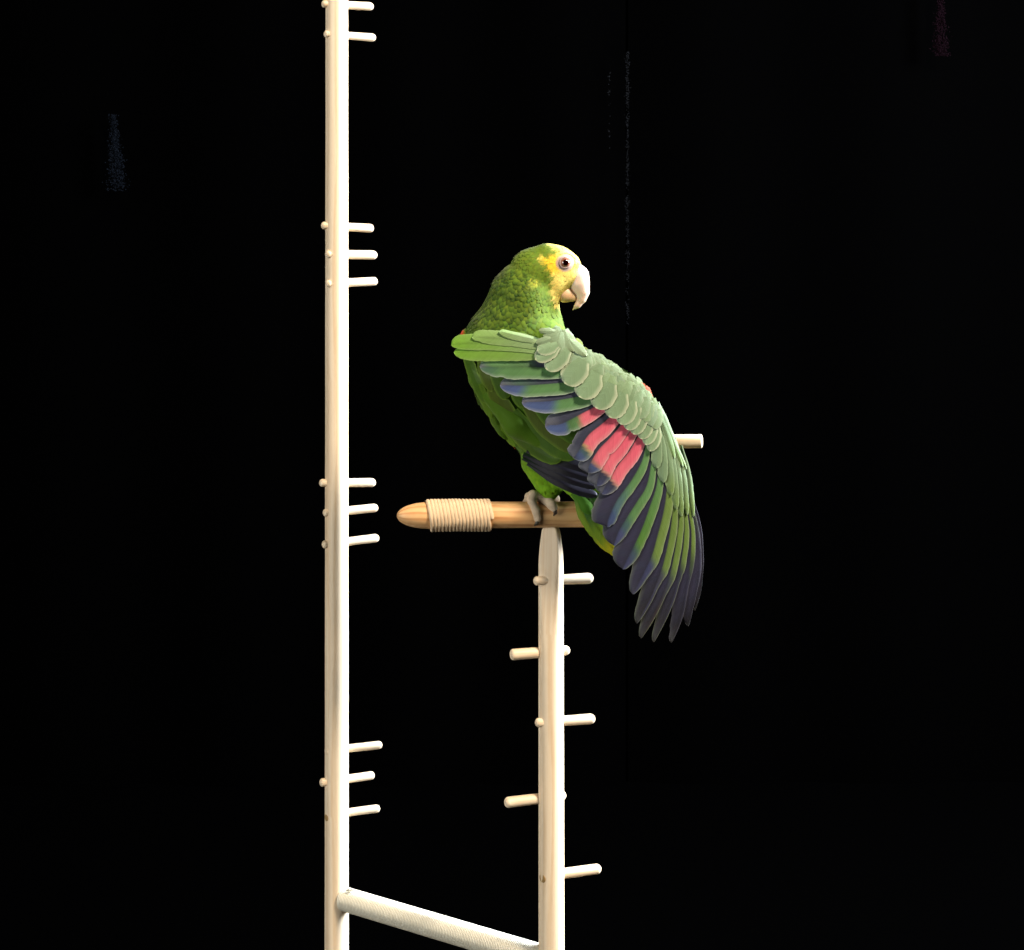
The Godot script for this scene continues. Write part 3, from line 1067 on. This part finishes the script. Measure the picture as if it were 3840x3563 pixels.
func open_wing(bird: Node3D) -> void:
	# the skin of the wing under its coverts
	var st := SurfaceTool.new()
	st.begin(Mesh.PRIMITIVE_TRIANGLES)
	st.set_smooth_group(0)
	var le := [Vector2(2092, 1226), Vector2(2130, 1250), Vector2(2198, 1306), Vector2(2288, 1354), Vector2(2368, 1402), Vector2(2424, 1444), Vector2(2458, 1502), Vector2(2496, 1584), Vector2(2536, 1694), Vector2(2572, 1790)]
	var te := [Vector2(2030, 1290), Vector2(2050, 1340), Vector2(2110, 1395), Vector2(2180, 1445), Vector2(2240, 1490), Vector2(2300, 1530), Vector2(2370, 1590), Vector2(2425, 1650), Vector2(2480, 1740), Vector2(2530, 1800)]
	var green := Color(0.22, 0.33, 0.16)
	for back in 2:
		for i in 37:
			var a: Vector2 = spline(le, i / 36.0)
			var b: Vector2 = spline(te, i / 36.0)
			for j in 9:
				var p := a.lerp(b, j / 8.0)
				var thick := 0.004 * sin(PI * clampf(j / 8.0, 0.02, 0.98)) + 0.0005
				var z := wing_z(p.x, p.y) - 0.0035 - (thick if back == 1 else 0.0)
				st.set_color(green if back == 0 else Color(0.10, 0.16, 0.06))
				st.set_uv(Vector2(i, j))
				st.add_vertex(at(p.x, p.y, z))
	for back in 2:
		for i in 36:
			for j in 8:
				var q := back * 37 * 9 + i * 9 + j
				for v in ([q, q + 9, q + 1, q + 1, q + 9, q + 10] if back == 0 else [q, q + 1, q + 9, q + 1, q + 10, q + 9]):
					st.add_index(v)
	for i in 36:
		for j in [0, 8]:
			var q: int = i * 9 + j
			var r := q + 37 * 9
			for v in ([q, r, q + 9, q + 9, r, r + 9] if j == 8 else [q, q + 9, r, q + 9, r + 9, r]):
				st.add_index(v)
	st.generate_normals()
	var wing := put("wing", st.commit(), mats.plumage, bird)
	wing.set_meta("label", "open wing stretched down with red patch")
	var wz := wing_z
	# ---- primaries, outermost first
	var slate := Color(0.038, 0.039, 0.082)
	var ink := Color(0.014, 0.013, 0.018)
	var violet := Color(0.052, 0.062, 0.150)
	var blue := Color(0.070, 0.108, 0.265)
	var green1 := Color(0.098, 0.225, 0.082)
	var lime := Color(0.155, 0.255, 0.062)
	var pale := Color(0.42, 0.52, 0.33)
	var greyfr := Color(0.22, 0.23, 0.27)
	var prim := [
		[v2([2572, 1790, 2622, 1958, 2632, 2048, 2634, 2137, 2626, 2220, 2606, 2290]), 26, 5, [[0.0, slate], [1.0, ink]], 0.5],
		[v2([2560, 1780, 2606, 1951, 2619, 2048, 2620, 2137, 2608, 2226, 2592, 2298, 2581, 2350]), 38, 10, [[0.0, Color(0.07, 0.10, 0.06)], [0.35, slate], [1.0, ink]], 0.5],
		[v2([2545, 1775, 2588, 1951, 2593, 2048, 2585, 2137, 2571, 2226, 2553, 2316, 2517, 2411]), 44, 16, [[0.0, lime], [0.30, lime], [0.46, Color(0.05, 0.075, 0.05)], [0.56, slate], [1.0, ink]], 0.45],
		[v2([2530, 1770, 2564, 1934, 2565, 2030, 2553, 2119, 2539, 2191, 2510, 2280, 2451, 2409]), 46, 19, [[0.0, lime], [0.40, lime], [0.56, Color(0.04, 0.05, 0.07)], [0.7, slate], [1.0, ink]], 0.5],
		[v2([2515, 1750, 2544, 1923, 2540, 2009, 2521, 2123, 2496, 2209, 2456, 2298, 2403, 2394]), 50, 22, [[0.0, lime], [0.46, lime], [0.60, Color(0.05, 0.06, 0.085)], [0.8, Color(0.035, 0.026, 0.034)], [1.0, ink]], 0.55],
		[v2([2500, 1740, 2521, 1894, 2514, 1994, 2492, 2101, 2474, 2159, 2439, 2244, 2388, 2338]), 54, 25, [[0.0, lime], [0.52, lime], [0.66, Color(0.055, 0.06, 0.10)], [0.85, slate], [1.0, ink]], 0.6],
		[v2([2490, 1725, 2500, 1834, 2489, 1923, 2467, 2009, 2446, 2084, 2417, 2144, 2372, 2228]), 62, 31, [[0.0, lime * 1.05], [0.62, lime * 1.1], [0.74, violet], [1.0, slate]], 0.7],
		[v2([2470, 1710, 2464, 1816, 2439, 1898, 2410, 1980, 2381, 2044, 2353, 2098, 2335, 2134]), 66, 31, [[0.0, green1 * 1.2], [0.60, Color(0.10, 0.24, 0.05)], [0.72, Color(0.055, 0.09, 0.13)], [0.82, violet], [1.0, violet]], 0.75],
		[v2([2450, 1690, 2428, 1816, 2389, 1884, 2353, 1941, 2321, 1994, 2301, 2046]), 66, 31, [[0.0, green1 * 1.3], [0.50, green1 * 1.1], [0.68, Color(0.06, 0.12, 0.14)], [0.78, violet * 1.2], [1.0, violet]], 0.8],
		[v2([2425, 1650, 2410, 1726, 2371, 1800, 2315, 1878, 2284, 1945, 2277, 1976]), 72, 28, [[0.0, green1 * 1.4], [0.38, green1 * 1.2], [0.60, Color(0.075, 0.15, 0.18)], [0.74, blue * 0.8], [1.0, violet]], 0.85]]
	var k := 0
	for r in prim:
		feather(wing, "flight_feather", r[0], wz, r[1], r[2], {"rows": 34, "dz": -1.5 + 0.25 * k, "tilt": 1.5, "camber": 0.9, "tr": 0.76, "tri": 0.74 if k > 6 else 0.58, "em": r[4], "emw": 0.42 if k < 6 else 0.75, "col": flight_colour(r[3], [[0.0, slate], [0.5, slate], [1.0, slate * 0.85 if k > 5 else ink * 1.2]], pale if k > 2 else greyfr, 0.6), "rag": 0.02, "base": 0.6})
		k += 1
	# ---- secondaries, from the wrist inwards
	var red := Color(0.80, 0.12, 0.20)
	var redl := Color(0.82, 0.17, 0.24)
	var navy := Color(0.036, 0.042, 0.078)
	var tipg := Color(0.10, 0.11, 0.15)
	var fr := Color(0.72, 0.78, 0.76)
	var seco := [
		[v2([2412, 1600, 2365, 1686, 2318, 1745, 2282, 1802, 2256, 1852]), 34, 38, [[0.0, red], [0.66, redl], [0.70, Color(0.55, 0.30, 0.24)], [0.73, navy], [1.0, violet]], 0.85],
		[v2([2382, 1580, 2318, 1670, 2274, 1720, 2247, 1778, 2237, 1822]), 30, 38, [[0.0, red], [0.62, redl], [0.66, Color(0.55, 0.30, 0.24)], [0.69, navy], [1.0, violet]], 0.85],
		[v2([2358, 1560, 2292, 1638, 2246, 1686, 2214, 1738, 2202, 1772]), 30, 40, [[0.0, red], [0.62, redl], [0.70, Color(0.35, 0.20, 0.16)], [0.75, blue * 0.8], [1.0, navy]], 0.7],
		[v2([2322, 1535, 2258, 1590, 2207, 1632, 2172, 1688, 2150, 1718]), 30, 42, [[0.0, red], [0.60, redl], [0.64, Color(0.50, 0.38, 0.18)], [0.68, Color(0.06, 0.12, 0.12)], [0.8, blue * 0.8], [1.0, navy]], 0.7],
		[v2([2275, 1505, 2212, 1536, 2147, 1570, 2098, 1592, 2044, 1594]), 32, 42, [[0.0, red], [0.36, redl], [0.44, green1], [0.56, green1 * 0.8], [0.66, blue], [0.88, blue], [1.0, tipg]], 0.5],
		[v2([2240, 1465, 2192, 1482, 2115, 1497, 2043, 1506, 1957, 1508]), 24, 44, [[0.0, green1 * 1.2], [0.52, green1 * 1.2], [0.68, blue], [0.88, blue], [1.0, tipg]], 0.4],
		[v2([2200, 1415, 2131, 1432, 2050, 1440, 1960, 1446, 1875, 1444]), 22, 42, [[0.0, green1 * 1.2], [0.64, green1 * 1.15], [0.78, blue], [0.90, blue * 0.9], [1.0, tipg]], 0.4],
		[v2([2140, 1385, 2066, 1380, 1980, 1377, 1890, 1378, 1799, 1374]), 26, 42, [[0.0, green1 * 1.25], [0.70, green1 * 1.1], [0.9, Color(0.07, 0.16, 0.10)], [1.0, tipg]], 0.35],
		[v2([2050, 1318, 1960, 1312, 1860, 1311, 1775, 1313, 1702, 1321]), 14, 40, [[0.0, Color(0.20, 0.34, 0.10)], [0.55, Color(0.19, 0.37, 0.055)], [1.0, Color(0.17, 0.38, 0.03)]], 0.3],
		[v2([2040, 1312, 1950, 1292, 1860, 1285, 1775, 1286, 1692, 1293]), 34, 26, [[0.0, Color(0.24, 0.38, 0.16)], [0.55, Color(0.20, 0.38, 0.07)], [1.0, Color(0.17, 0.37, 0.03)]], 0.3],
		[v2([2030, 1294, 1950, 1276, 1870, 1268, 1770, 1264]), 28, 24, [[0.0, Color(0.25, 0.38, 0.18)], [1.0, Color(0.23, 0.40, 0.10)]], 0.3],
		[v2([2000, 1272, 1940, 1258, 1872, 1242]), 10, 16, [[0.0, Color(0.26, 0.38, 0.20)], [1.0, Color(0.25, 0.40, 0.14)]], 0.3]]
	k = 0
	for r in seco:
		var inner := [[0.0, navy], [0.6, navy], [1.0, tipg]]
		if k >= 8:
			inner = r[3]
		elif k == 7:
			inner = [[0.0, navy], [0.35, navy], [0.55, green1 * 0.8], [0.85, green1], [1.0, tipg]]
		elif k == 6:
			inner = [[0.0, navy], [0.5, navy], [0.75, Color(0.05, 0.10, 0.08)], [1.0, tipg]]
		feather(wing, "flight_feather", r[0], wz, r[1] + (9 if k < 8 else 0), r[2] + (8 if k < 4 else 3), {"rows": 28, "dz": 1.0 + 0.30 * k, "tilt": 1.5, "camber": 0.9, "tr": 0.62 if k > 3 else 0.70, "tri": 0.88, "col": flight_colour(r[3], inner, fr if k < 8 else Color(0.40, 0.55, 0.22), 0.45 if k < 5 else 0.5), "rag": 0.018, "splits": 0.8 if k < 5 else 0.3, "base": 0.75})
		k += 1
	# ---- primary coverts, outermost first, and the small feathers at the wing's bend
	var pc := [
		[v2([2555, 1670, 2588, 1800, 2601, 1938]), 11, 8], [v2([2530, 1640, 2564, 1790, 2577, 1932]), 14, 11], [v2([2512, 1620, 2544, 1780, 2556, 1938]), 15, 12],
		[v2([2495, 1600, 2525, 1760, 2537, 1911]), 17, 14], [v2([2478, 1590, 2508, 1730, 2518, 1858]), 19, 15], [v2([2460, 1580, 2486, 1700, 2489, 1810]), 22, 16], [v2([2445, 1575, 2466, 1670, 2464, 1756]), 23, 17]]
	var grey := Color(0.205, 0.325, 0.185)
	k = 0
	for r in pc:
		feather(wing, "covert_feather", r[0], wz, r[1], r[2], {"rows": 20, "dz": 1.6 + 0.25 * k, "tilt": 1.1, "camber": 0.9, "tr": 0.80, "col": covert_colour(grey, Color(0.36, 0.47, 0.28), 0.5, Color(0.18, 0.29, 0.08) if k < 5 else grey), "splits": 0.7, "rag": 0.05})
		k += 1
	for r in [[v2([2468, 1508, 2510, 1610, 2562, 1752]), 12, 9], [v2([2484, 1555, 2530, 1660, 2575, 1760]), 10, 7], [v2([2462, 1530, 2500, 1620, 2530, 1720]), 14, 12]]:
		feather(wing, "covert_feather", r[0], wz, r[1], r[2], {"rows": 16, "dz": 3.6, "tilt": 0.6, "camber": 0.8, "tr": 0.72, "col": covert_colour(grey * 1.05, Color(0.40, 0.50, 0.32), 0.5, Color(0.17, 0.29, 0.09)), "splits": 0.4})
	# ---- greater coverts: the scalloped row with pale edges
	var gc := [[2436, 1692, -0.28, 0.95, 95, 24], [2420, 1668, -0.32, 0.94, 95, 25], [2402, 1646, -0.36, 0.93, 95, 27], [2374, 1628, -0.38, 0.92, 95, 29], [2350, 1611, -0.40, 0.92, 95, 31], [2325, 1590, -0.42, 0.9, 100, 36], [2284, 1564, -0.45, 0.89, 105, 42],
		[2232, 1529, -0.50, 0.87, 110, 47], [2171, 1488, -0.55, 0.83, 112, 49], [2116, 1437, -0.62, 0.79, 112, 48], [2046, 1383, -0.74, 0.67, 110, 36], [2006, 1346, -0.85, 0.53, 100, 31], [2014, 1312, -0.95, 0.30, 80, 27]]
	k = 0
	for r in gc:
		var tip := Vector2(r[0], r[1])
		var d := Vector2(r[2], r[3]).normalized()
		var bend := Vector2(d.y, -d.x) * 5.0
		var pts := [tip - d * r[4], tip - d * r[4] * 0.5 + bend, tip]
		var tone := rng.randf_range(0.92, 1.08)
		feather(wing, "covert_feather", pts, wz, r[5], r[5], {"rows": 18, "dz": 4.6 + 0.28 * k, "tilt": 1.1, "camber": 0.9, "tr": 0.55, "col": covert_colour(Color(0.255, 0.390, 0.225) * tone, Color(0.74, 0.80, 0.58), 0.85, Color(0.285, 0.425, 0.255) * tone), "splits": 0.4, "base": 0.6, "rag": 0.02})  # base paled so the cool sheen of the light sits in the colour
		k += 1
	# ---- median and lesser coverts, row by row up to the leading edge
	var row2 := [Vector2(2066, 1336), Vector2(2112, 1378), Vector2(2180, 1410), Vector2(2232, 1452), Vector2(2278, 1490), Vector2(2318, 1505), Vector2(2358, 1535), Vector2(2398, 1572), Vector2(2434, 1592), Vector2(2468, 1612)]
	var front := [Vector2(2104, 1246), Vector2(2140, 1268), Vector2(2200, 1318), Vector2(2250, 1342), Vector2(2300, 1370), Vector2(2340, 1396), Vector2(2380, 1422), Vector2(2420, 1456), Vector2(2450, 1500), Vector2(2482, 1566)]
	for row in 6:
		var f := row / 5.0
		var count: int = [15, 17, 20, 23, 26, 28][row]
		var hw: float = [33.0, 30.0, 27.0, 24.0, 20.0, 14.0][row]
		var length: float = [80.0, 72.0, 64.0, 58.0, 50.0, 42.0][row]
		for i in range(count - 1, -1, -1):
			var t := clampf((i + 0.5 + rng.randf_range(-0.25, 0.25)) / count, 0.0, 1.0)
			var a: Vector2 = spline(row2, t)
			var b: Vector2 = spline(front, t)
			var tip := a.lerp(b, f * 0.93) + Vector2(rng.randf_range(-5, 5), rng.randf_range(-7, 7))
			var run: Vector2 = (spline(front, minf(t + 0.04, 1.0)) - spline(front, maxf(t - 0.04, 0.0))).normalized()
			var d := Vector2(lerpf(-0.55, -0.05, t), 0.9).normalized().slerp(run, f * 0.92).rotated(rng.randf_range(-0.2, 0.2))
			var shade := rng.randf_range(0.86, 1.12)
			var base := Color(0.275, 0.415, 0.270).lerp(Color(0.25, 0.375, 0.185), rng.randf() * 0.8) * shade  # pale green includes the light's cool sheen, painted into the colour
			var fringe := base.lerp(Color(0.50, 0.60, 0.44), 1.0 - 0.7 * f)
			if t > 0.13 and t < 0.30 and row >= 4:
				base = Color(0.24, 0.34, 0.025)
			if row == 5 and t > 0.78 and t < 0.93:
				base = Color(0.62, 0.10, 0.05)
				fringe = Color(0.65, 0.25, 0.12)
			var thin := 1.0 - 0.35 * t
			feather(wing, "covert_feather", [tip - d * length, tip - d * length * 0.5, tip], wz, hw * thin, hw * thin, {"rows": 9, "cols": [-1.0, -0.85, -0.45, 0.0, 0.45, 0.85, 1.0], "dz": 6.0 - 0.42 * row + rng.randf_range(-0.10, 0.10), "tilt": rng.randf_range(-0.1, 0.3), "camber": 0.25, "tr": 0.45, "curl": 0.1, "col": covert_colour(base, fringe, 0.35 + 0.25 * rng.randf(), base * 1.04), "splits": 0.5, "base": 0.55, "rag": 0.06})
	# ---- loose scapular feathers at the shoulder
	for r in [[2080, 1330, -0.25, 0.97, 90, 30], [2128, 1336, 0.15, 0.98, 95, 27], [2150, 1320, 0.35, 0.93, 90, 24], [2062, 1290, -0.6, 0.8, 60, 22], [2010, 1288, -0.95, 0.3, 60, 16], [2036, 1262, -0.9, 0.25, 66, 14], [2020, 1240, -0.95, -0.05, 62, 13], [2106, 1362, 0.05, 0.99, 80, 34], [2058, 1306, -0.8, 0.5, 54, 18], [2172, 1322, 0.62, 0.78, 90, 20], [2200, 1336, 0.72, 0.70, 90, 18], [2166, 1298, 0.68, 0.73, 80, 14]]:
		var tip := Vector2(r[0], r[1])
		var d := Vector2(r[2], r[3]).normalized()
		feather(wing, "covert_feather", [tip - d * r[4], tip - d * r[4] * 0.5, tip], wz, r[5], r[5], {"rows": 12, "dz": 7.2 + rng.randf_range(-0.3, 0.5), "tilt": rng.randf_range(-0.3, 0.3), "camber": 0.6, "tr": 0.5, "curl": -0.5, "col": covert_colour(Color(0.285, 0.405, 0.25), Color(0.40, 0.49, 0.35), 0.3, Color(0.26, 0.35, 0.20)), "splits": 0.9, "base": 0.5, "rag": 0.06})
